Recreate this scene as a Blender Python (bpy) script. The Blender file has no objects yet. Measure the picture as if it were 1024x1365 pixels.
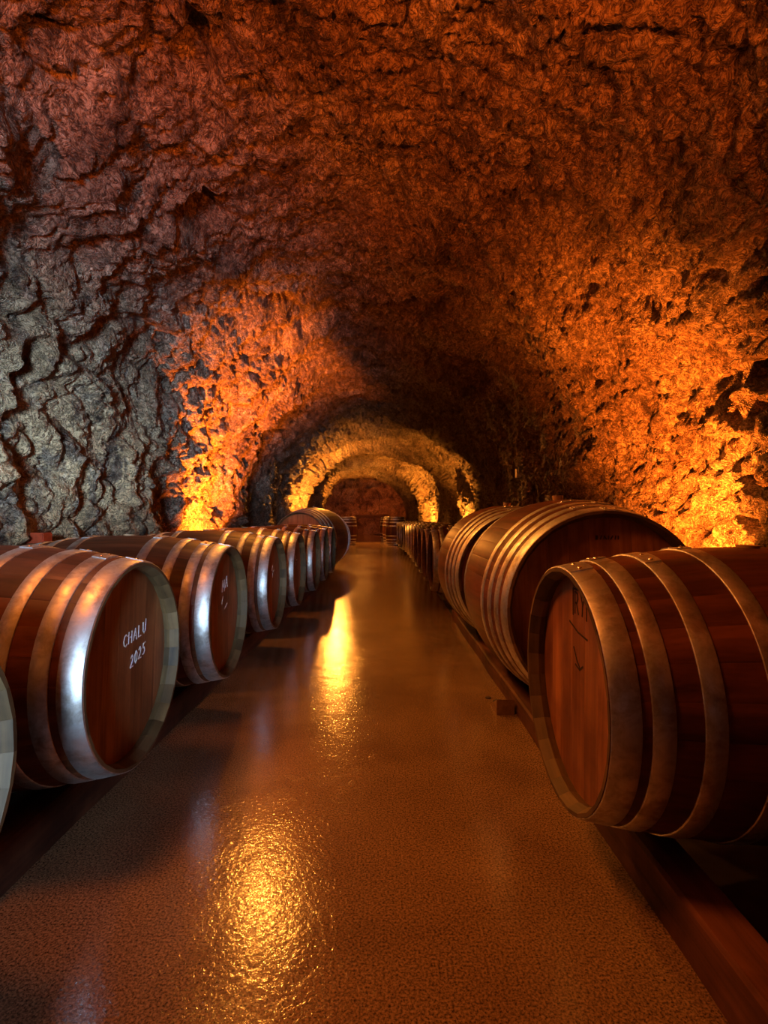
import bpy, bmesh, math, random
import numpy as np
from mathutils import Vector, Matrix
random.seed(7)
C = bpy.context.scene.collection
scn = bpy.context.scene
PI = math.pi

# ------------------------------------------------------------------ camera, world, light, exposure
EYE = 0.89
cam = bpy.data.cameras.new('camera'); co = bpy.data.objects.new('camera', cam); C.objects.link(co)
co.location = (0, 0, EYE); co.rotation_euler = (PI/2, 0, 0)
cam.sensor_fit = 'VERTICAL'; cam.sensor_height = 36; cam.lens = 690/1365*36
cam.shift_y = 0.0062; cam.shift_x = -0.001; cam.clip_start = 0.02; cam.clip_end = 200
scn.camera = co
vs = scn.view_settings
scn.display_settings.display_device = 'sRGB'
vs.view_transform = 'Standard'; vs.look = 'None'; vs.gamma = 1; vs.use_curve_mapping = False
vs.exposure = 0.0
w = bpy.data.worlds.new('world'); scn.world = w; w.use_nodes = True
w.node_tree.nodes['Background'].inputs[0].default_value = (0.42, 0.55, 0.75, 1)
w.node_tree.nodes['Background'].inputs[1].default_value = 0.03

AMBER = (1.0, 0.185, 0.012)
YELLOW = (1.0, 0.30, 0.026)
DEEP = (1.0, 0.155, 0.012)
def spot(name, loc, target, power, size=120, blend=1.0, color=AMBER, radius=0.05):
    l = bpy.data.lights.new(name, 'SPOT'); l.energy = power; l.color = color
    l.spot_size = math.radians(size); l.spot_blend = blend; l.shadow_soft_size = radius
    o = bpy.data.objects.new(name, l); C.objects.link(o); o.location = loc
    o.rotation_euler = (Vector(target)-Vector(loc)).to_track_quat('-Z', 'Y').to_euler()
    return o
def area(name, loc, target, power, sx, sy, color):
    l = bpy.data.lights.new(name, 'AREA'); l.energy = power; l.color = color
    l.shape = 'RECTANGLE'; l.size = sx; l.size_y = sy
    o = bpy.data.objects.new(name, l); C.objects.link(o); o.location = loc
    o.rotation_euler = (Vector(target)-Vector(loc)).to_track_quat('-Z', 'Y').to_euler()
    return o
# uplights standing on the ground between the barrels and the rock; last three added
spot('uplight', (-1.80, 6.1, .25), (-2.28, 6.8, 2.6), 3000, 110, 1, AMBER, .05)
spot('uplight', (1.50, 3.2, .25), (2.30, 3.75, 1.5), 1600, 94, 1, AMBER, .05)
spot('uplight', (-2.2, 14.6, .25), (-2.3, 15.0, 2.5), 2200, 120, 1, YELLOW, .05)
spot('uplight', (1.95, 13.6, .25), (2.1, 14.0, 2.5), 900, 90, 1, YELLOW, .05)
spot('uplight', (1.45, 19.8, .25), (1.5, 20.4, 2.5), 1700, 120, 1, YELLOW, .05)
spot('uplight', (-2.5, 22.4, .25), (-2.6, 23.0, 2.5), 2000, 120, 1, YELLOW, .05)
spot('uplight', (0.1, 24.6, .25), (-1.2, 28.0, 2.2), 380, 120, 1, DEEP, .05)  # added fill to lift the end wall
spot('uplight', (-1.85, -1.9, .25), (-0.9, 0.9, 3.2), 1200, 68, 1, DEEP, .05)  # unseen, added behind the camera to light the near ceiling
spot('uplight', (1.8, -1.9, .25), (0.8, 0.9, 3.2), 1200, 68, 1, DEEP, .05)  # its right-hand twin, also added for the near ceiling
# spots in the vault aimed down the aisle, then unseen ones added as fill
WARM = (1.0, 0.32, 0.04)
spot('vault_spot_and_fill', (-1.18, 5.0, 2.78), (0.3, 2.2, 0.0), 120, 100, .6, WARM, .05)
spot('vault_spot_and_fill', (-1.42, 15.0, 2.78), (-0.8, 9.0, 0.0), 480, 64, .5, WARM, .06)
spot('vault_spot_and_fill', (-1.42, 14.9, 2.55), (-1.3, 15.3, 3.4), 45, 150, 1, YELLOW, .05)  # upward beam added at the same lamp to brighten the arch crown
spot('vault_spot_and_fill', (-1.25, 1.1, 2.70), (0.55, 1.25, 0.35), 145, 84, 1, (1.0, .25, .03), .25)  # added to brighten the head of the near right barrel
spot('vault_spot_and_fill', (-1.05, 3.4, 2.70), (0.60, 2.9, 0.60), 110, 80, 1, WARM, .15)  # added to light the big casks from the left
spot('vault_spot_and_fill', (-0.8, 19.0, 2.65), (-0.7, 17.5, 0.0), 900, 100, 1, WARM, .3)  # added to brighten the far aisle floor
spot('vault_spot_and_fill', (-0.5, 11.0, 2.6), (-0.4, 10.0, 0.0), 260, 90, 1, WARM, .3)  # another added fill over the aisle floor
# daylight from the cellar entrance behind the camera
dl = area('entrance_daylight', (-.30, -2.9, 1.0), (-2.15, 3.9, 1.42), 42, 1.2, 1.2, (0.50, 0.74, 1.0))
dl.data.spread = math.radians(38)

# ------------------------------------------------------------------ materials
def mat(name):
    m = bpy.data.materials.new(name); m.use_nodes = True
    nt = m.node_tree; return m, nt, nt.nodes['Principled BSDF']
def N(nt, typ, **kw):
    n = nt.nodes.new(typ)
    for k, v in kw.items():
        if hasattr(n, k): setattr(n, k, v)
        else: n.inputs[k].default_value = v
    return n
def ramp(nt, fac, stops):
    r = nt.nodes.new('ShaderNodeValToRGB'); cr = r.color_ramp
    while len(cr.elements) > len(stops): cr.elements.remove(cr.elements[-1])
    while len(cr.elements) < len(stops): cr.elements.new(.5)
    for e, (p, c) in zip(cr.elements, stops):
        e.position = p; e.color = (*c, 1) if len(c) == 3 else c
    nt.links.new(fac, r.inputs[0]); return r
def noise(nt, vec, scale, detail=4, rough=.55, dist=0.0):
    n = nt.nodes.new('ShaderNodeTexNoise'); n.inputs['Scale'].default_value = scale
    n.inputs['Detail'].default_value = detail; n.inputs['Roughness'].default_value = rough
    n.inputs['Distortion'].default_value = dist
    nt.links.new(vec, n.inputs['Vector']); return n
def mapping(nt, vec, scale=(1,1,1), loc=None):
    m = nt.nodes.new('ShaderNodeMapping'); m.inputs['Scale'].default_value = scale
    nt.links.new(vec, m.inputs['Vector'])
    if loc is not None: nt.links.new(loc, m.inputs['Location'])
    return m.outputs[0]
def bump(nt, h, strength, dist, prev=None):
    b = nt.nodes.new('ShaderNodeBump'); b.inputs['Strength'].default_value = strength
    b.inputs['Distance'].default_value = dist; nt.links.new(h, b.inputs['Height'])
    if prev is not None: nt.links.new(prev, b.inputs['Normal'])
    return b.outputs[0]

def make_rock():
    m, nt, p = mat('rock')
    tc = nt.nodes.new('ShaderNodeTexCoord'); v = tc.outputs['Object']
    n1 = noise(nt, v, 1.3, 8, .62, .6)
    r1 = ramp(nt, n1.outputs[0], [(.30, (.14,.085,.055)), (.45, (.36,.25,.17)), (.58, (.48,.38,.28)), (.75, (.60,.52,.43))])
    n2 = noise(nt, mapping(nt, v, (1,1,.55)), 3.2, 9, .7, 1.0)
    r2 = ramp(nt, n2.outputs[0], [(.36, (.10,.05,.03)), (.50, (1,1,1)), (1, (1,1,1))])
    mx = N(nt, 'ShaderNodeMix', data_type='RGBA', blend_type='MULTIPLY'); mx.inputs[0].default_value = .85
    nt.links.new(r1.outputs[0], mx.inputs[6]); nt.links.new(r2.outputs[0], mx.inputs[7])
    n3 = noise(nt, v, 22, 6, .65, .8)
    r3 = ramp(nt, n3.outputs[0], [(.38, (.35,.30,.27)), (.55, (1,1,1)), (1, (1,1,1))])
    m2 = N(nt, 'ShaderNodeMix', data_type='RGBA', blend_type='MULTIPLY'); m2.inputs[0].default_value = .8
    nt.links.new(mx.outputs[2], m2.inputs[6]); nt.links.new(r3.outputs[0], m2.inputs[7])
    # entrance light painted in: low left rock made paler, warmed against the blue lamp
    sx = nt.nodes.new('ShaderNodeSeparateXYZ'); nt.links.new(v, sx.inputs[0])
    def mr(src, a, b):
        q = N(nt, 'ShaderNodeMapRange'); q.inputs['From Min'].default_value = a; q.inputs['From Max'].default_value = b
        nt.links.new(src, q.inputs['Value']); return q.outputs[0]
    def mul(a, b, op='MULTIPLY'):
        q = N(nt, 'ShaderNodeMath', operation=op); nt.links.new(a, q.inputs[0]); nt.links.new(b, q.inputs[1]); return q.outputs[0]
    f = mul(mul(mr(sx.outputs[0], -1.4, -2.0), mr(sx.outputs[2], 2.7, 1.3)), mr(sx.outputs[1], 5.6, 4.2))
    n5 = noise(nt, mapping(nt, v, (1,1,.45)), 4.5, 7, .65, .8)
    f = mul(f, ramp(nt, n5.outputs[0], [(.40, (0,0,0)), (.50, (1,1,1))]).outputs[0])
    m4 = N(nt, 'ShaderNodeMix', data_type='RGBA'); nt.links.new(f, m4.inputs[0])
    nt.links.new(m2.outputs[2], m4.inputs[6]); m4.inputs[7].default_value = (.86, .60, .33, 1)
    m5 = N(nt, 'ShaderNodeMix', data_type='RGBA', blend_type='MULTIPLY'); m5.inputs[0].default_value = .5
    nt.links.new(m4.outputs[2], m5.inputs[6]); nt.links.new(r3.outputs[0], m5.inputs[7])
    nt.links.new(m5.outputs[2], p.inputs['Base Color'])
    p.inputs['Roughness'].default_value = .36; p.inputs['Specular IOR Level'].default_value = .7
    nb = noise(nt, v, 30, 6, .62, 1.4); nb2 = noise(nt, v, 110, 4, .6, .5)
    wz = noise(nt, v, 15, 3, .55, 2.2)
    ab = N(nt, 'ShaderNodeMath', operation='SUBTRACT'); nt.links.new(wz.outputs[0], ab.inputs[0]); ab.inputs[1].default_value = .5
    ab2 = N(nt, 'ShaderNodeMath', operation='ABSOLUTE'); nt.links.new(ab.outputs[0], ab2.inputs[0])
    cr = ramp(nt, ab2.outputs[0], [(0, (0,0,0)), (.045, (.75,.75,.75)), (.14, (1,1,1))])
    crease_shade = ramp(nt, ab2.outputs[0], [(0, (.14,.10,.08)), (.04, (1,1,1)), (1, (1,1,1))])  # crevice shade painted into the colour along the crease lines
    m6 = N(nt, 'ShaderNodeMix', data_type='RGBA', blend_type='MULTIPLY'); m6.inputs[0].default_value = .85
    nt.links.new(m5.outputs[2], m6.inputs[6]); nt.links.new(crease_shade.outputs[0], m6.inputs[7]); nt.links.new(m6.outputs[2], p.inputs['Base Color'])
    b = bump(nt, nb.outputs[0], 1.0, .030); b = bump(nt, cr.outputs[0], 1.0, .022, b); b = bump(nt, nb2.outputs[0], .6, .006, b)
    nt.links.new(b, p.inputs['Normal']); return m
def make_floor():
    m, nt, p = mat('sealed_concrete')
    tc = nt.nodes.new('ShaderNodeTexCoord'); v = tc.outputs['Object']
    n1 = noise(nt, v, 2.1, 6, .6, .4); r1 = ramp(nt, n1.outputs[0], [(.3, (.20,.125,.068)), (.7, (.35,.235,.13))])
    n2 = noise(nt, v, 190, 3, .75); r2 = ramp(nt, n2.outputs[0], [(.36, (.12,.12,.12)), (.62, (1.4,1.35,1.3))])
    mx = N(nt, 'ShaderNodeMix', data_type='RGBA', blend_type='MULTIPLY'); mx.inputs[0].default_value = 1
    nt.links.new(r1.outputs[0], mx.inputs[6]); nt.links.new(r2.outputs[0], mx.inputs[7])
    nt.links.new(mx.outputs[2], p.inputs['Base Color'])
    n4 = noise(nt, v, 1.1, 5, .6); rr = ramp(nt, n4.outputs[0], [(.3, (.13,)*3), (.7, (.20,)*3)])
    nt.links.new(rr.outputs[0], p.inputs['Roughness'])
    p.inputs['Coat Weight'].default_value = .5; p.inputs['Coat Roughness'].default_value = .06
    nb = noise(nt, v, 85, 3, .6, .6); nb2 = noise(nt, v, 9, 4, .5, .3)
    b = bump(nt, nb.outputs[0], .44, .0018); b = bump(nt, nb2.outputs[0], .5, .004, b)
    nt.links.new(b, p.inputs['Normal']); nt.links.new(b, p.inputs['Coat Normal']); return m
def make_wood(name, dark, light, axis, rough=.42, stain=(.5,.5,.5), spec=.5):
    m, nt, p = mat(name)
    tc = nt.nodes.new('ShaderNodeTexCoord'); oi = nt.nodes.new('ShaderNodeObjectInfo')
    off = N(nt, 'ShaderNodeVectorMath', operation='SCALE'); off.inputs[0].default_value = (17, 31, 23)
    nt.links.new(oi.outputs['Random'], off.inputs['Scale'])
    sc = [26, 26, 26]; sc[axis] = 1.6
    v = mapping(nt, tc.outputs['Object'], tuple(sc), off.outputs[0])
    n1 = noise(nt, v, 1.0, 7, .65, .7)
    r1 = ramp(nt, n1.outputs[0], [(.28, dark), (.5, tuple((a+b)/2 for a, b in zip(dark, light))), (.72, light)])
    v2 = mapping(nt, tc.outputs['Object'], (3, 3, 3), off.outputs[0])
    n2 = noise(nt, v2, 1.2, 5, .6, .3); r2 = ramp(nt, n2.outputs[0], [(.35, stain), (.6, (1,1,1)), (1, (1,1,1))])
    mx = N(nt, 'ShaderNodeMix', data_type='RGBA', blend_type='MULTIPLY'); mx.inputs[0].default_value = .9
    nt.links.new(r1.outputs[0], mx.inputs[6]); nt.links.new(r2.outputs[0], mx.inputs[7])
    mr = N(nt, 'ShaderNodeMapRange'); mr.inputs['To Min'].default_value = .8; mr.inputs['To Max'].default_value = 1.18
    nt.links.new(oi.outputs['Random'], mr.inputs['Value'])
    m3 = N(nt, 'ShaderNodeVectorMath', operation='SCALE'); nt.links.new(mx.outputs[2], m3.inputs[0]); nt.links.new(mr.outputs[0], m3.inputs['Scale'])
    nt.links.new(m3.outputs[0], p.inputs['Base Color'])
    p.inputs['Roughness'].default_value = rough; p.inputs['Specular IOR Level'].default_value = spec
    nt.links.new(bump(nt, n1.outputs[0], .25, .002), p.inputs['Normal']); return m
def make_steel(name, base, rust):
    m, nt, p = mat(name)
    tc = nt.nodes.new('ShaderNodeTexCoord'); v = tc.outputs['Object']
    n1 = noise(nt, v, 28, 5, .65, .5)
    r1 = ramp(nt, n1.outputs[0], [(.3, tuple(c*.62 for c in base)), (.55, base), (.8, tuple(min(1, c*1.2) for c in base))])
    n2 = noise(nt, v, 7, 6, .7, .3); r2 = ramp(nt, n2.outputs[0], [(.38, rust), (.5, (1,1,1)), (1, (1,1,1))])
    mx = N(nt, 'ShaderNodeMix', data_type='RGBA', blend_type='MULTIPLY'); mx.inputs[0].default_value = .8
    nt.links.new(r1.outputs[0], mx.inputs[6]); nt.links.new(r2.outputs[0], mx.inputs[7])
    nt.links.new(mx.outputs[2], p.inputs['Base Color']); p.inputs['Metallic'].default_value = 1
    rr = ramp(nt, n1.outputs[0], [(.3, (.58,)*3), (.7, (.40,)*3)]); nt.links.new(rr.outputs[0], p.inputs['Roughness'])
    nb = noise(nt, v, 60, 4, .6); nt.links.new(bump(nt, nb.outputs[0], .3, .0015), p.inputs['Normal']); return m
def plain(name, col, rough=.5, metal=0, nscale=30, var=.25):
    m, nt, p = mat(name)
    tc = nt.nodes.new('ShaderNodeTexCoord'); n1 = noise(nt, tc.outputs['Object'], nscale, 4)
    r = ramp(nt, n1.outputs[0], [(.3, tuple(c*(1-var) for c in col)), (.7, tuple(min(1, c*(1+var)) for c in col))])
    nt.links.new(r.outputs[0], p.inputs['Base Color']); p.inputs['Roughness'].default_value = rough; p.inputs['Metallic'].default_value = metal
    return m
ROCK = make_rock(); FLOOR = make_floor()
STAVE = make_wood('barrel_oak', (.06,.017,.007), (.22,.066,.024), 0, .46, (.5,.5,.5), .28)
HEADW = make_wood('head_oak', (.19,.066,.022), (.48,.20,.070), 2, .42, (.45,.38,.35))
ENDW = make_wood('end_grain_oak', (.06,.036,.014), (.21,.125,.05), 1, .6, (.4,.35,.25))
RAILW = make_wood('rail_wood', (.06,.022,.012), (.22,.085,.04), 1, .7, (.3,.25,.22), .3)
CHOCKW = make_wood('chock_wood', (.22,.11,.05), (.50,.28,.13), 0, .65)
STEEL = make_steel('galvanised_steel', (.72,.73,.74), (.55,.45,.38))
RIVET = plain('rivet_steel', (.80,.80,.80), .22, 1)
BUNG = plain('bung_wood', (.42,.24,.12), .5)
CHALK = plain('chalk', (.85,.80,.76), .9, 0, 90, .35)
BRAND = plain('brand_char', (.025,.012,.008), .9)
REDP = plain('red_plastic', (.45,.06,.02), .4)
PALE = plain('pale_enamel', (.75,.68,.55), .4)
STONE = plain('dark_stone', (.07,.05,.04), .8)

# ------------------------------------------------------------------ mesh helpers
def link(name, me, parent=None, loc=(0,0,0), rot=(0,0,0)):
    o = bpy.data.objects.new(name, me); C.objects.link(o); o.location = loc; o.rotation_euler = rot
    if parent: o.parent = parent
    return o
class MB:
    def __init__(s): s.v = []; s.f = []; s.m = []; s.sm = []
    def add(s, vs, fs, mi=0, smooth=False, M=None):
        b = len(s.v)
        for p in vs: s.v.append(tuple(M @ Vector(p)) if M is not None else tuple(p))
        for f in fs: s.f.append([i+b for i in f]); s.m.append(mi); s.sm.append(smooth)
    def box(s, x0, x1, y0, y1, z0, z1, mi=0, M=None):
        v = [(x,y,z) for x in (x0,x1) for y in (y0,y1) for z in (z0,z1)]
        s.add(v, [(0,1,3,2),(4,6,7,5),(0,4,5,1),(2,3,7,6),(0,2,6,4),(1,5,7,3)], mi, False, M)
    def cyl(s, c, axis, r, h, n=12, mi=0, r2=None):
        r2 = r if r2 is None else r2
        q = Vector(axis).to_track_quat('Z', 'Y'); c = Vector(c)
        a = [c + q @ Vector((r*math.cos(2*PI*i/n), r*math.sin(2*PI*i/n), 0)) for i in range(n)]
        b = [c + q @ Vector((r2*math.cos(2*PI*i/n), r2*math.sin(2*PI*i/n), h)) for i in range(n)]
        s.add(a+b, [(i, (i+1) % n, n+(i+1) % n, n+i) for i in range(n)], mi, True)
        s.add(b, [tuple(range(n))], mi); s.add(a, [tuple(range(n-1, -1, -1))], mi)
    def merge(s, o, M=None):
        b = len(s.v)
        s.v += [tuple(M @ Vector(p)) for p in o.v] if M is not None else o.v
        s.f += [[i+b for i in f] for f in o.f]; s.m += o.m; s.sm += o.sm
    def mesh(s, name, mats):
        me = bpy.data.meshes.new(name); me.from_pydata(s.v, [], s.f)
        for m in mats: me.materials.append(m)
        me.polygons.foreach_set('material_index', s.m); me.polygons.foreach_set('use_smooth', s.sm)
        me.update(); return me
def tag(o, label=None, cat=None, group=None, kind=None):
    if label: o['label'] = label
    if cat: o['category'] = cat
    if group: o['group'] = group
    if kind: o['kind'] = kind
    return o
def empty(name, loc, rot=(0,0,0)):
    o = bpy.data.objects.new(name, None); C.objects.link(o); o.location = loc; o.rotation_euler = rot
    o.empty_display_size = .1; return o

# ------------------------------------------------------------------ noise (numpy)
def hash3(i, j, k, seed):
    h = (i.astype(np.int64)*374761393 + j.astype(np.int64)*668265263 + k.astype(np.int64)*2147483647 + seed*1274126177) & 0xffffffff
    h = ((h ^ (h >> 13)) * 1274126177) & 0xffffffff
    h = ((h ^ (h >> 16)) * 2246822519) & 0xffffffff
    return ((h ^ (h >> 15)) & 0xffff)/65535.0
def vnoise(P, seed):
    I = np.floor(P); F = P-I; F = F*F*F*(F*(F*6-15)+10); I = I.astype(np.int64)
    x, y, z = I[:,0], I[:,1], I[:,2]; fx, fy, fz = F[:,0], F[:,1], F[:,2]
    def g(a, b, c): return hash3(x+a, y+b, z+c, seed)
    c00 = g(0,0,0)*(1-fx)+g(1,0,0)*fx; c10 = g(0,1,0)*(1-fx)+g(1,1,0)*fx
    c01 = g(0,0,1)*(1-fx)+g(1,0,1)*fx; c11 = g(0,1,1)*(1-fx)+g(1,1,1)*fx
    return ((c00*(1-fy)+c10*fy)*(1-fz)+(c01*(1-fy)+c11*fy)*fz)*2-1
def ridge(P, seed): return 1-np.abs(vnoise(P, seed))*2
def worley(P, seed):
    I = np.floor(P).astype(np.int64); best = np.full(len(P), 9.0); sec = np.full(len(P), 9.0)
    for a in (-1,0,1):
        for b in (-1,0,1):
            for c in (-1,0,1):
                J = I+np.array([a,b,c])
                q = J + np.stack([hash3(J[:,0],J[:,1],J[:,2],seed+t) for t in (0,1,2)], 1)
                d = np.sqrt(((q-P)**2).sum(1)); n = np.minimum(best, d); sec = np.minimum(sec, np.maximum(best, d)); best = n
    return best, sec
def sstep(a, b, x):
    t = np.clip((x-a)/(b-a), 0, 1); return t*t*(3-2*t)

# ------------------------------------------------------------------ the tunnel
def shift(y): return -.003*max(0.0, y-8)**2 if not isinstance(y, np.ndarray) else -.003*np.maximum(0, y-8)**2
YEND = 28.0
WALLX = {}
def tunnel():
    ys = list(np.arange(-3, 1.8, .07)); y = 1.8
    while y < YEND:
        ys.append(y); y += max(.0145, .0026*y)
    ys.append(YEND); ys = np.array(ys); ny = len(ys)
    # profile: lower wall, superellipse vault, lower wall
    Z0 = .75; HV = 2.52
    lo = np.linspace(-.05, Z0, 18)[:-1]
    ph = np.linspace(PI, 0, 3001); n = 2.5
    X = np.sign(np.cos(ph))*np.abs(np.cos(ph))**(2/n); Z = np.abs(np.sin(ph))**(2/n)
    X2 = X*2.35; Z2 = Z0+Z*HV
    L = np.concatenate([[0], np.cumsum(np.hypot(np.diff(X2), np.diff(Z2)))]); u = np.linspace(0, L[-1], 470)
    px = np.interp(u, L, X); pz = np.interp(u, L, Z)
    PX = np.concatenate([-np.ones(len(lo)), px, np.ones(len(lo))]); PZ = np.concatenate([lo, Z0+pz*HV, lo[::-1]])
    npf = len(PX); nl = len(lo)
    tx = np.gradient(PX*2.35); tz = np.gradient(PZ); ll = np.hypot(tx, tz); nx = tz/ll; nz = -tx/ll   # points inward
    YY, QX = np.meshgrid(ys, PX, indexing='ij'); _, QZ = np.meshgrid(ys, PZ, indexing='ij')
    NX = np.broadcast_to(nx, QX.shape); NZ = np.broadcast_to(nz, QX.shape)
    hw = 2.25+.25*sstep(6, 14, YY)
    cx = -.10+shift(YY)
    BX = (cx+QX*hw).ravel(); BY = YY.ravel(); BZ = QZ.ravel(); NX = NX.ravel(); NZ = NZ.ravel(); LRv = QX.ravel()
    P = np.stack([BX, BY, BZ], 1)
    warp = np.stack([vnoise(P*1.7, 11), vnoise(P*1.7, 12), vnoise(P*1.7, 13)], 1)
    warp2 = np.stack([vnoise(P*7, 21), vnoise(P*7, 22), vnoise(P*7, 23)], 1)
    d = .17*vnoise(P*.62+3.3, 1)+.10*vnoise(P*1.35+warp*.3, 2)
    d += .055*ridge(P*np.array([2.4,2.4,1.7])+warp*.5, 3)
    left = sstep(.25, .9, -LRv)
    A = P*np.array([5.2,5.2,3.0])+warp*.9
    d += (.030+.05*left)*(np.abs(vnoise(A, 4))*2-.5)
    B = P*np.array([12,12,8.5])+warp*1.2+warp2*.5
    d += .032*(np.abs(vnoise(B, 5))*2-.5)
    D2 = P*np.array([27,27,21])+warp2*1.1
    d += .020*(np.abs(vnoise(D2, 6))*2-.5)
    # hollows
    w1, w2 = worley(P*1.15+warp*.35, 31)
    pick = vnoise(P*.9+7, 41)
    d -= .16*sstep(.34, .10, w1)*sstep(.0, .3, pick)
    # honeycombed pits on the right wall near the uplight
    mR = sstep(.55, .9, LRv)*sstep(3.6, 2.9, BY)*sstep(1.9, 2.4, BY)*sstep(.6, .95, BZ)*sstep(2.5, 2.0, BZ)
    w3, w4 = worley(P*np.array([3.9,3.9,5.6])+warp*.8+warp2*.15, 51)
    d -= mR*.21*sstep(.12, .40, w4-w3)*sstep(-.5, .1, vnoise(P*3.1, 52))
    # bedding steps under the crown
    crown = sstep(.75, .35, np.abs(LRv))
    d += crown*.05*ridge(np.stack([BX*.5, BY*1.6, BZ*.5], 1)+warp*.5, 61)*sstep(3, 5, BY)
    # ribs where the bore steps in behind each pair of uplights
    for y0, amp, le in ((7.4,.10,2.2), (15.0,.30,3.0), (20.6,.34,2.6), (23.4,.40,4.0)):
        d += amp*sstep(y0, y0+.5, BY)*sstep(y0+.5+le, y0+.9, BY)
    NY = 0
    V = np.stack([BX+NX*d, BY, BZ+NZ*d], 1)
    V[:,2] = np.where(BZ < -.01, -.05, V[:,2])
    for key, (q0, sgn) in {'box': ((-2.2, 3.2, .76), -1), 'plate': ((2.1, 8.2, 1.6), 1)}.items():
        k_ = np.abs(V[:,1]-q0[1])*1.0+np.abs(V[:,2]-q0[2])+(np.sign(V[:,0]) != sgn)*9
        WALLX[key] = float(V[int(np.argmin(k_)), 0])
    V = V.reshape(ny, npf, 3)
    i1 = nl+95; i2 = npf-nl-95
    for name, a, b, lab in (('wall_left', 0, i1, 'rough hewn grey limestone wall behind the left barrels'),
                       ('ceiling', i1, i2, 'rough rock vault over the aisle'),
                       ('wall_right', i2, npf-1, 'rough pitted rock wall behind the right barrels')):
        W = V[:, a:b+1]; k = b-a+1
        idx = np.arange(ny*k).reshape(ny, k)
        q = np.stack([idx[:-1,:-1], idx[:-1,1:], idx[1:,1:], idx[1:,:-1]], -1).reshape(-1, 4)
        me = bpy.data.meshes.new(name); me.vertices.add(ny*k); me.vertices.foreach_set('co', W.reshape(-1).astype(np.float32))
        nf = len(q); me.loops.add(nf*4); me.loops.foreach_set('vertex_index', q.reshape(-1).astype(np.int32))
        me.polygons.add(nf); me.polygons.foreach_set('loop_start', np.arange(0, nf*4, 4, dtype=np.int32))
        me.polygons.foreach_set('loop_total', np.full(nf, 4, dtype=np.int32))
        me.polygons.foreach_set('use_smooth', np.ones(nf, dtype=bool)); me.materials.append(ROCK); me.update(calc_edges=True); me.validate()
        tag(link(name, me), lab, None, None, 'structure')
    # end wall
    gx = np.linspace(-4.6, 2.8, 150); gz = np.linspace(-.05, 4.0, 84)
    GX, GZ = np.meshgrid(gx, gz, indexing='ij'); Q = np.stack([GX.ravel(), np.full(GX.size, YEND), GZ.ravel()], 1)
    dd = .25*vnoise(Q*.8, 71)+.14*ridge(Q*2.2, 72)+.05*ridge(Q*5, 73)
    # dark low doorway at the foot of the wall
    door = sstep(1.0, .8, np.abs(Q[:,0]+.75))*sstep(1.1, .9, Q[:,2])
    Y = YEND-.3-dd+1.2*door
    Vv = np.stack([Q[:,0], Y, Q[:,2]], 1); idx = np.arange(GX.size).reshape(GX.shape)
    q = np.stack([idx[:-1,:-1], idx[1:,:-1], idx[1:,1:], idx[:-1,1:]], -1).reshape(-1, 4)
    me = bpy.data.meshes.new('wall_back'); me.from_pydata(Vv.tolist(), [], q.tolist()); me.materials.append(ROCK)
    me.polygons.foreach_set('use_smooth', np.ones(len(me.polygons), dtype=bool))
    tag(link('wall_back', me), 'dark rock face closing the far end of the tunnel', None, None, 'structure')
    # entrance wall behind the camera with a doorway on the right
    mb = MB(); mb.box(-3, .9, -3.2, -3.0, -.05, 4); mb.box(.9, 2.1, -3.2, -3.0, 2.2, 4); mb.box(2.1, 3, -3.2, -3.0, -.05, 4)
    tag(link('wall_front', mb.mesh('wall_front', [ROCK])), 'rock wall around the entrance behind the viewer', None, None, 'structure')
tunnel()
SHADED_GROUND = plain('shaded_ground', (.028, .019, .014), .95, 0, 12, .5)  # near-black base colour paints the barrels' shade into the ground
def strip(name, xa, xb, m, label, z=0):
    mb = MB(); ys = [-3.2+i*.8 for i in range(41)]
    v = [(x+(shift(y) if abs(x) < 2 else 0), y, z) for y in ys for x in (xa, xb)]
    mb.add(v, [(2*i, 2*i+1, 2*i+3, 2*i+2) for i in range(40)])
    tag(link(name, mb.mesh(name, [m])), label, None, None, 'structure')
strip('floor', -.93, .62, FLOOR, 'glossy speckled brown concrete floor of the aisle')
strip('floor', -5.5, -.93, SHADED_GROUND, 'ground under the left barrels, darkened with painted shade')
strip('floor', .62, 4.5, SHADED_GROUND, 'ground under the right barrels, darkened with painted shade')

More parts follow.
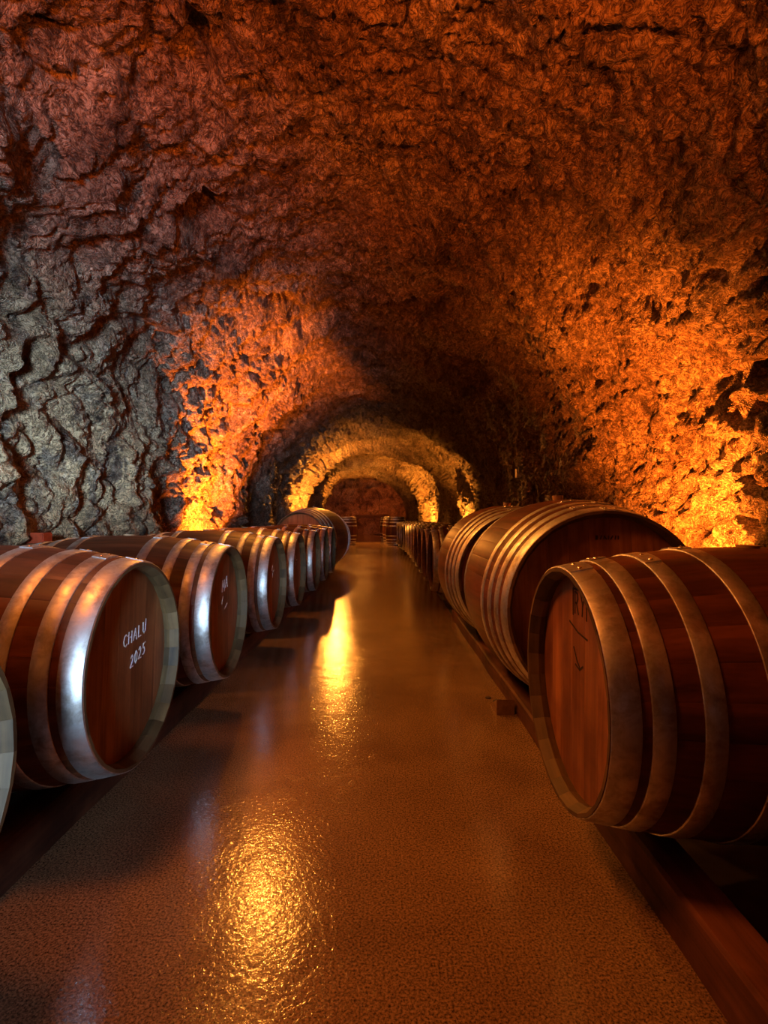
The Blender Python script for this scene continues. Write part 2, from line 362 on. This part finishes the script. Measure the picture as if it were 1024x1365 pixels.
# ------------------------------------------------------------------ barrels
class Spec: pass
def make_spec(L, Rc, Rb, n, hoops, thick, nb, nlen=10, nhoop=72):
    S = Spec(); S.L, S.Rc, S.Rb, S.n, S.hoops, S.nb = L, Rc, Rb, n, hoops, nb
    R = lambda x: Rb-(Rb-Rc)*(2*abs(x)/L)**2
    S.R = R
    xs = [-L/2+L*i/nlen for i in range(nlen+1)]
    h = PI/n*.997
    # one stave, centred on +Z
    st = MB()
    def pt(x, r, a): return (x, r*math.sin(a), r*math.cos(a))
    angs = [-h, -h*.9, 0, h*.9, h]; dr = [-.0006, 0, .0004, 0, -.0006]
    v = [pt(x, R(x)+dr[k], angs[k]) for x in xs for k in range(5)]
    f = [(i*5+k, i*5+k+1, (i+1)*5+k+1, (i+1)*5+k) for i in range(nlen) for k in range(4)]
    st.add(v, f, 0, True)
    xi = [-L/2, -L/2+.028]+xs[1:-1]+[L/2-.028, L/2]; xi = sorted(xi)
    ti = [thick*.3 if abs(abs(x)-L/2) < 1e-6 else thick for x in xi]
    m = len(xi)
    v = [pt(x, R(x)-t, a) for x, t in zip(xi, ti) for a in (-h, h)]
    st.add(v, [(i*2, (i+1)*2, (i+1)*2+1, i*2+1) for i in range(m-1)], 1, False)
    for a, s in ((-h, 1), (h, -1)):
        v = [pt(x, R(x)-.0006, a) for x in xi]+[pt(x, R(x)-t, a) for x, t in zip(xi, ti)]
        ff = [(i, i+1, m+i+1, m+i) for i in range(m-1)]
        st.add(v, ff if s > 0 else [q[::-1] for q in ff], 0, False)
    for x in (-L/2, L/2):
        v = [pt(x, R(x)+dr[k], angs[k]) for k in range(5)]+[pt(x, R(x)-thick*.3, h), pt(x, R(x)-thick*.3, -h)]
        fc = tuple(range(7)); st.add(v, [fc if x < 0 else fc[::-1]], 2, False)
    S.stave = st
    # head boards, standing vertically, at |x| = L/2-.04
    S.hx = L/2-.048; S.hr = R(S.hx)-thick+.004
    S.boards = []
    for i in range(nb):
        y0 = -S.hr+2*S.hr*i/nb+(.0004 if i else 0); y1 = -S.hr+2*S.hr*(i+1)/nb-(.0004 if i < nb-1 else 0)
        a0 = math.asin(max(-1, y0/S.hr)); a1 = math.asin(min(1, y1/S.hr)); k = 6
        top = [(S.hr*math.sin(a0+(a1-a0)*j/k), S.hr*math.cos(a0+(a1-a0)*j/k)) for j in range(k+1)]
        pts = top+[(y, -z) for y, z in top[::-1]]
        ded = []
        for p in pts:
            if not ded or (abs(p[0]-ded[-1][0])+abs(p[1]-ded[-1][1])) > 1e-6: ded.append(p)
        if abs(ded[0][0]-ded[-1][0])+abs(ded[0][1]-ded[-1][1]) < 1e-6: ded.pop()
        b = MB(); nn = len(ded); cy = (y0+y1)/2; inset = 0.0
        def sh(p): return (p[0]+(inset if p[0] < cy else -inset), p[1]*.996)
        fr = [(S.hx, *sh(p)) for p in ded]; md = [(S.hx-.002, *p) for p in ded]; bk = [(S.hx-.022, *p) for p in ded]
        b.add(fr, [tuple(range(nn))[::-1]], 0)
        b.add(fr+md, [(j, nn+j, nn+(j+1) % nn, (j+1) % nn)[::-1] for j in range(nn)], 0)
        b.add(md+bk, [(j, nn+j, nn+(j+1) % nn, (j+1) % nn)[::-1] for j in range(nn)], 0)
        S.boards.append(b)
    # hoops with a lap joint near the top
    S.hoop = []; S.riv = []
    for j, (dx, wd) in enumerate(hoops):
        for s in (1, -1):
            xc = s*(L/2-dx); hb = MB(); nn = nhoop; t = .0022
            x0, x1 = xc-wd/2, xc+wd/2
            prof = [(x0, R(x0)-.003), (x0, R(x0)+t), (x0+.0012, R(x0+.0012)+t+.0008), (x1-.0012, R(x1-.0012)+t+.0008), (x1, R(x1)+t), (x1, R(x1)-.003)]
            v = [pt(x, r, 2*PI*i/nn) for i in range(nn) for x, r in prof]
            k = len(prof)
            hb.add(v, [(i*k+q, i*k+q+1, ((i+1) % nn)*k+q+1, ((i+1) % nn)*k+q) for i in range(nn) for q in range(k-1)], 0, True)
            a0 = (.10+.03*((j*7) % 3))*(-1 if j % 2 else 1); span = .11*.30/Rc
            la = [a0-span+2*span*i/6 for i in range(7)]
            v = []
            for a in la:
                for x, r in ((x0+.001, R(x0)+t-.001), (x0+.001, R(x0)+t*2+.001), (x1-.001, R(x1)+t*2+.001), (x1-.001, R(x1)+t-.001)): v.append(pt(x, r, a))
            hb.add(v, [(i*4+q, i*4+q+1, (i+1)*4+q+1, (i+1)*4+q) for i in range(6) for q in range(3)]+[(0,3,2,1), (24,25,26,27)], 0)
            rv = []
            for e in (-.6, .6):
                a = a0+span*e; c = Vector(pt(xc, R(xc)+t*2, a)); nrm = Vector(pt(0, 1, a))
                rb = MB(); q = nrm.to_track_quat('Z', 'Y')
                ring = [(.0065, 0), (.0058, .002), (.0035, .0036)]; vv = []
                for rr, hh in ring:
                    for i in range(8): vv.append(c+q @ Vector((rr*math.cos(PI*i/4), rr*math.sin(PI*i/4), hh)))
                rb.add(vv, [(a_*8+i, a_*8+(i+1) % 8, (a_+1)*8+(i+1) % 8, (a_+1)*8+i) for a_ in range(2) for i in range(8)], 0, True)
                rb.add(vv[16:], [tuple(range(8))], 0); rv.append(rb)
            S.hoop.append(hb); S.riv.append(rv)
    # bung
    bg = MB(); bg.cyl((0, 0, Rb-.010), (0,0,1), .024, .015 if Rb < .4 else .032, 14, 0, .027)
    S.bungm = bg
    # meshes
    wm = [STAVE, ENDW, ENDW]
    S.m_stave = st.mesh('stave', wm)
    allst = MB()
    for i in range(n): allst.merge(st, Matrix.Rotation(2*PI*(i+.5)/n, 4, 'X'))
    S.m_body = allst.mesh('body', wm)
    S.m_boards = [b.mesh('head_board', [HEADW]) for b in S.boards]
    hd = MB()
    for b in S.boards: hd.merge(b)
    S.m_head = hd.mesh('head', [HEADW])
    S.m_hoop = [h_.mesh('hoop', [STEEL]) for h_ in S.hoop]
    S.m_riv = [[r.mesh('rivet', [RIVET]) for r in rr] for rr in S.riv]
    S.m_hoopr = []
    for h_, rr in zip(S.hoop, S.riv):
        a = MB(); a.merge(h_)
        for r in rr:
            b0 = len(a.f); a.merge(r)
            for q in range(b0, len(a.f)): a.m[q] = 1
        S.m_hoopr.append(a.mesh('hoop', [STEEL, RIVET]))
    S.m_bung = bg.mesh('bung', [BUNG])
    return S
BAR = make_spec(.95, .296, .350, 28, [(.030,.056), (.098,.042), (.190,.040), (.312,.040)], .027, 7)
CSK = make_spec(1.06, .400, .462, 34, [(.030,.056), (.105,.040), (.185,.038), (.280,.036)], .032, 9)
BIG = make_spec(1.25, .450, .535, 38, [(.030,.056), (.115,.042), (.20,.040), (.30,.036)], .034, 9)

def barrel(name, S, loc, rotz, label, group, detail, roll=0.0, upright=False, cat='barrel'):
    """loc = ground point below the centre; zc = height of the axis"""
    x, y, zc = loc
    root = empty(name, (x, y, zc-S.Rb if not upright else zc), (0, 0, rotz)); tag(root, label, cat, group)
    Mx = Matrix.Translation((0,0,S.Rb)) @ Matrix.Rotation(roll, 4, 'X')
    if upright: Mx = Matrix.Translation((0,0,S.L/2)) @ Matrix.Rotation(-PI/2, 4, 'Y')
    def part(nm, me, M=Mx, par=root):
        o = bpy.data.objects.new(nm, me); C.objects.link(o); o.parent = par; o.matrix_local = M; return o
    if detail:
        for i in range(S.n): part('stave', S.m_stave, Mx @ Matrix.Rotation(2*PI*(i+.5)/S.n, 4, 'X'))
        for me in S.m_boards: part('head_board', me)
        part('head', S.m_head, Mx @ Matrix.Rotation(PI, 4, 'Z'))
        for me, rr in zip(S.m_hoop, S.m_riv):
            h = part('hoop', me)
            for r in rr:
                q = bpy.data.objects.new('rivet', r); C.objects.link(q); q.parent = h
    else:
        part('body', S.m_body); part('head', S.m_head); part('head', S.m_head, Mx @ Matrix.Rotation(PI, 4, 'Z'))
        for me in S.m_hoopr: part('hoop', me)
    part('bung', S.m_bung)
    return root

ZC = .461
ordn = ['foremost','second','third','fourth','fifth','sixth','seventh','eighth','ninth','tenth','eleventh','twelfth']
gl = 'oak barrels lying in the left row'
left = [(.71, 1, 'oak barrel at the left edge of the frame, only its pale rim showing'),
        (1.54, 1, 'large-looking front left oak barrel with white handwriting on its dark head'),
        (2.40, 1, 'oak barrel right behind the one with white handwriting, chalk smudge on head'),
        (3.46, 1, 'third full oak barrel in the left row, just after the wider gap'),
        (4.38, 1, 'fourth full oak barrel in the left row, pale dot marks on head'),
        (5.28, 0, 'fifth full oak barrel in the left row, bright glint on its end hoop'),
        (6.14, 0, 'sixth full oak barrel in the left row, second before the big cask'),
        (6.98, 0, 'last oak barrel of the left row, in front of the big left cask')]
roots = []
for i, (y, d, lab) in enumerate(left):
    xf = -.715-(.012 if i == 1 else 0)+(.02 if i > 4 else 0)
    roots.append(barrel('oak_barrel', BAR, (xf-BAR.L/2, y, ZC), random.uniform(-.015, .015), lab, gl, d, random.uniform(-.1, .1)))
R1 = barrel('oak_barrel', BAR, (.445+BAR.L/2, 1.32, .467), PI+.0, 'near right oak barrel with orange-lit head and branded mark', 'oak barrels lying in the right row', 1, -.02)
CA = barrel('wine_cask', CSK, (.885, 2.05+CSK.L/2, .52), -PI/2, 'larger oak cask behind the near right barrel, lying along the aisle', 'big casks lying along the aisle', 1, .05)
CB = barrel('wine_cask', CSK, (.86, 3.24+CSK.L/2, .52), -PI/2, 'second larger oak cask on the right, its head hidden by the nearer cask', 'big casks lying along the aisle', 1, -.06)
CL = barrel('wine_cask', BIG, (-1.20, 8.1+BIG.L/2, .537), -PI/2-.24, 'big cask on the left, at the end of the barrel row', 'big casks lying along the aisle', 0, .0)
y = 5.25; k = 0
while y < 15:
    xf = .46+shift(y)
    barrel('oak_barrel', BAR, (xf+BAR.L/2, y, ZC), PI+random.uniform(-.03, .03),
           'oak barrel lying on the right, %s beyond the second big cask' % (ordn[k] if k else 'the first'), 'oak barrels lying in the far right row', 0, random.uniform(-.2, .2))
    y += .86; k += 1
for j, yy in enumerate((17.3, 18.6, 19.9)):
    barrel('upright_barrel', BAR, (.62+shift(yy)-.02*j, yy, 0), 0, 'oak barrel standing upright beyond the right row, %s one' % ('nearest', 'middle', 'farthest')[j], 'upright barrels on the right', 0, 0, True)
barrel('upright_barrel', BAR, (-1.03+shift(17.6), 17.6, 0), 0, 'oak barrel standing upright beyond the big left cask, by the aisle', 'upright barrels on the left', 0, 0, True)

# ------------------------------------------------------------------ marks on the heads
GL = {'C': [[(.9,.85),(.6,1),(.25,.85),(.1,.5),(.25,.15),(.6,0),(.9,.15)]], 'H': [[(.1,1),(.1,0)],[(.1,.5),(.8,.55)],[(.8,1),(.8,0)]],
      'A': [[(.05,0),(.45,1),(.85,0)],[(.2,.38),(.7,.38)]], 'L': [[(.15,1),(.12,0),(.75,.02)]],
      'U': [[(.1,1),(.12,.25),(.4,0),(.7,.2),(.8,1.25)]], 'M': [[(.05,0),(.15,1),(.45,.4),(.75,1),(.85,0)]],
      '2': [[(.1,.8),(.4,1),(.7,.8),(.6,.5),(.05,.02),(.85,.05)]], '0': [[(.4,1),(.1,.7),(.15,.2),(.45,0),(.75,.3),(.7,.8),(.4,1)]],
      '5': [[(.85,1),(.25,.95),(.2,.58),(.6,.6),(.78,.3),(.5,.02),(.1,.06)]],
      'R': [[(.1,0),(.1,1),(.6,.95),(.7,.7),(.5,.5),(.1,.5)],[(.4,.5),(.8,0)]], 'Y': [[(.05,1),(.45,.5),(.9,1)],[(.45,.5),(.35,0)]]}
def strokes(lines, S, width, x_off=.0008, th=.0012):
    mb = MB(); X0 = S.hx; X1 = S.hx+th
    for ln in lines:
        for (a, b) in zip(ln[:-1], ln[1:]):
            d = Vector((b[0]-a[0], b[1]-a[1])); l = d.length
            if l < 1e-5: continue
            d /= l; n = Vector((-d.y, d.x))*width/2; e = d*width*.3
            c = [(a[0]-e.x+n.x, a[1]-e.y+n.y), (a[0]-e.x-n.x, a[1]-e.y-n.y), (b[0]+e.x-n.x, b[1]+e.y-n.y), (b[0]+e.x+n.x, b[1]+e.y+n.y)]
            v = [(X0, *p) for p in c]+[(X1, *p) for p in c]
            mb.add(v, [(4,5,6,7), (0,1,5,4), (1,2,6,5), (2,3,7,6), (3,0,4,7)], 0)
    return mb
def word(t, y0, z0, h, adv, slant=.1, rise=0):
    out = []
    for i, ch in enumerate(t):
        for st in GL[ch]:
            out.append([(y0+i*adv+p[0]*adv*.85+slant*p[1]*h, z0+p[1]*h+rise*(i*adv)) for p in st])
    return out
def mark(root, S, nm, lines, width, m, label):
    o = bpy.data.objects.new(nm, strokes(lines, S, width).mesh(nm, [m])); C.objects.link(o)
    o.parent = root; o.location = (0, 0, S.Rb); o['label'] = label; o['kind'] = 'stuff'; return o
mark(roots[1], BAR, 'handwriting', word('CHALU', -.012, .046, .034, .031, .1, .12)+word('2025', .030, -.026, .036, .026, .15, .25), .0038, CHALK, 'white handwritten word above the year 2025')
mark(roots[2], BAR, 'handwriting', word('MA', .02, .085, .05, .05, .1, .3)+[[(.02,.03),(.035,.06)],[(.06,.0),(.1,.02)]], .0065, CHALK, 'smudged white chalk letters')
for r in (roots[3], roots[4], roots[5]):
    mark(r, BAR, 'chalk_mark', [[(.03,.08),(.05,.11)],[(.07,.07),(.10,.075)],[(.05,.03),(.052,.055)]], .009, CHALK, 'small pale chalk dashes')
bx = [[(-.035,.172),(-.035,.240),(.055,.240),(.055,.172)]]
mark(R1, BAR, 'brand_mark', bx+word('RY', -.025, .178, .055, .04, 0)+[[(-.06,.150),(.0,.132),(.06,.126)], [(-.03,.088),(-.008,.058),(.01,.046)], [(-.018,.046),(.01,.040),(.03,.052)]], .0045, BRAND, 'dark branded box with letters and strokes')
mark(CA, CSK, 'brand_mark', [[(-.03,.285),(-.03,.30)],[(-.025,.285),(-.025,.30)],[(-.012,.286),(-.008,.299)],[(.002,.286),(.004,.299),(.012,.286)],[(.02,.286),(.02,.299)],[(.03,.286),(.038,.299)],[(.048,.286),(.05,.299)],[(.06,.286),(.06,.299)]], .005, BRAND, 'short dark stamped line near the top')

# ------------------------------------------------------------------ rails
def rail(x, y0, y1, wd, h, label, follow=True):
    mb = MB(); n = max(6, int((y1-y0)/.25)); pr = []
    for i in range(n+1):
        y = y0+(y1-y0)*i/n; xx = x+(shift(y) if follow else 0)+random.uniform(-.004, .004); hh = h+random.uniform(-.003, .0)
        b = .008
        pr.append([(xx-wd/2,y,0),(xx-wd/2,y,hh-b),(xx-wd/2+b,y,hh),(xx+wd/2-b,y,hh),(xx+wd/2,y,hh-b),(xx+wd/2,y,0)])
    v = [p for r in pr for p in r]
    f = [(i*6+q, (i+1)*6+q, (i+1)*6+(q+1) % 6, i*6+(q+1) % 6) for i in range(n) for q in range(6)]
    mb.add(v, f, 0); mb.add(pr[0], [(0,1,2,3,4,5)]); mb.add(pr[-1], [(5,4,3,2,1,0)])
    # origin at the rail's own foot
    cx_, cy_ = x, (y0+y1)/2
    mb.v = [(a-cx_, b-cy_, c) for a, b, c in mb.v]
    tag(link('wooden_rail', mb.mesh('wooden_rail', [RAILW]), None, (cx_, cy_, 0)), label, 'rail', 'wooden rails under the barrels')
RH = .115
rail(-.955, -.6, 2.86, .11, RH, 'front wooden rail under the nearest left barrels')
rail(-.955, 2.9, 7.6, .11, RH, 'front wooden rail under the farther left barrels')
rail(-1.46, -.6, 7.6, .11, RH, 'back wooden rail of the left row, near the rock wall')
rail(.655, -.6, 1.86, .10, RH, 'front wooden rail under the near right barrel, running to the lower right')
rail(.64, 1.9, 4.6, .09, .082, 'front wooden rail under the two big right casks')
for x_, side in ((.705, 'aisle-side'), (1.20, 'back')):
    for y0_, y1_, wh in ((4.75, 8.1, 'nearest'), (8.12, 11.5, 'middle'), (11.52, 15.0, 'farthest')):
        rail(x_, y0_, y1_, .10, .105, '%s wooden rail under the %s part of the far right barrel row' % (side, wh))
rail(1.17, -.6, 1.86, .10, RH, 'back wooden rail under the near right barrel')
rail(1.12, 1.9, 4.6, .09, .082, 'back wooden rail under the two big right casks')

def wedge(loc, rz, l, wd, h, label):
    mb = MB(); mb.add([(0,-wd/2,0),(l,-wd/2,0),(l,-wd/2,h),(0,-wd/2,.006),(0,wd/2,0),(l,wd/2,0),(l,wd/2,h),(0,wd/2,.006)],
                      [(0,1,2,3),(4,7,6,5),(0,4,5,1),(1,5,6,2),(2,6,7,3),(3,7,4,0)])
    tag(link('wooden_wedge', mb.mesh('wooden_wedge', [CHOCKW]), None, loc, (0,0,rz)), label, 'wedge', 'wooden wedges on the floor')
wedge((.545, 2.47, 0), -PI/2, .13, .08, .07, 'orange-lit wooden wedge on the floor by the near end of the big right cask')
def pebble(loc, s, label):
    bm = bmesh.new(); bmesh.ops.create_icosphere(bm, subdivisions=2, radius=1)
    for v_ in bm.verts: v_.co = Vector((v_.co.x*s*1.2, v_.co.y*s, (v_.co.z+.9)*s*.5))*(1+random.uniform(-.12, .12))
    me = bpy.data.meshes.new('stone_chip'); bm.to_mesh(me); bm.free(); me.materials.append(STONE)
    tag(link('stone_chip', me, None, loc), label, 'stone', 'stone chips on the floor')
pebble((.545, 2.5, -.002), .020, 'larger dark stone chip on the floor beside the wooden wedge')
pebble((.51, 2.56, -.002), .012, 'smaller dark stone chip on the floor beside the wooden wedge')

# ------------------------------------------------------------------ small fittings on the rock
b = empty('junction_box', (WALLX['box']+.04, 3.25, .735)); tag(b, 'small red box low on the grey rock wall behind the left barrels', 'box')
mb = MB(); mb.box(-.10, .03, -.045, .045, 0, .065); link('housing', mb.mesh('housing', [REDP]), b)
mb = MB(); mb.box(.03, .036, -.04, .04, .005, .06); link('cover', mb.mesh('cover', [REDP]), b)
b = empty('wall_plate', (WALLX['plate']-.03, 8.2, 1.54)); tag(b, 'small pale plate on the dark right rock wall above the second cask', 'plate')
mb = MB(); mb.box(-.02, .1, -.05, .05, 0, .13); link('plate', mb.mesh('plate', [PALE]), b)
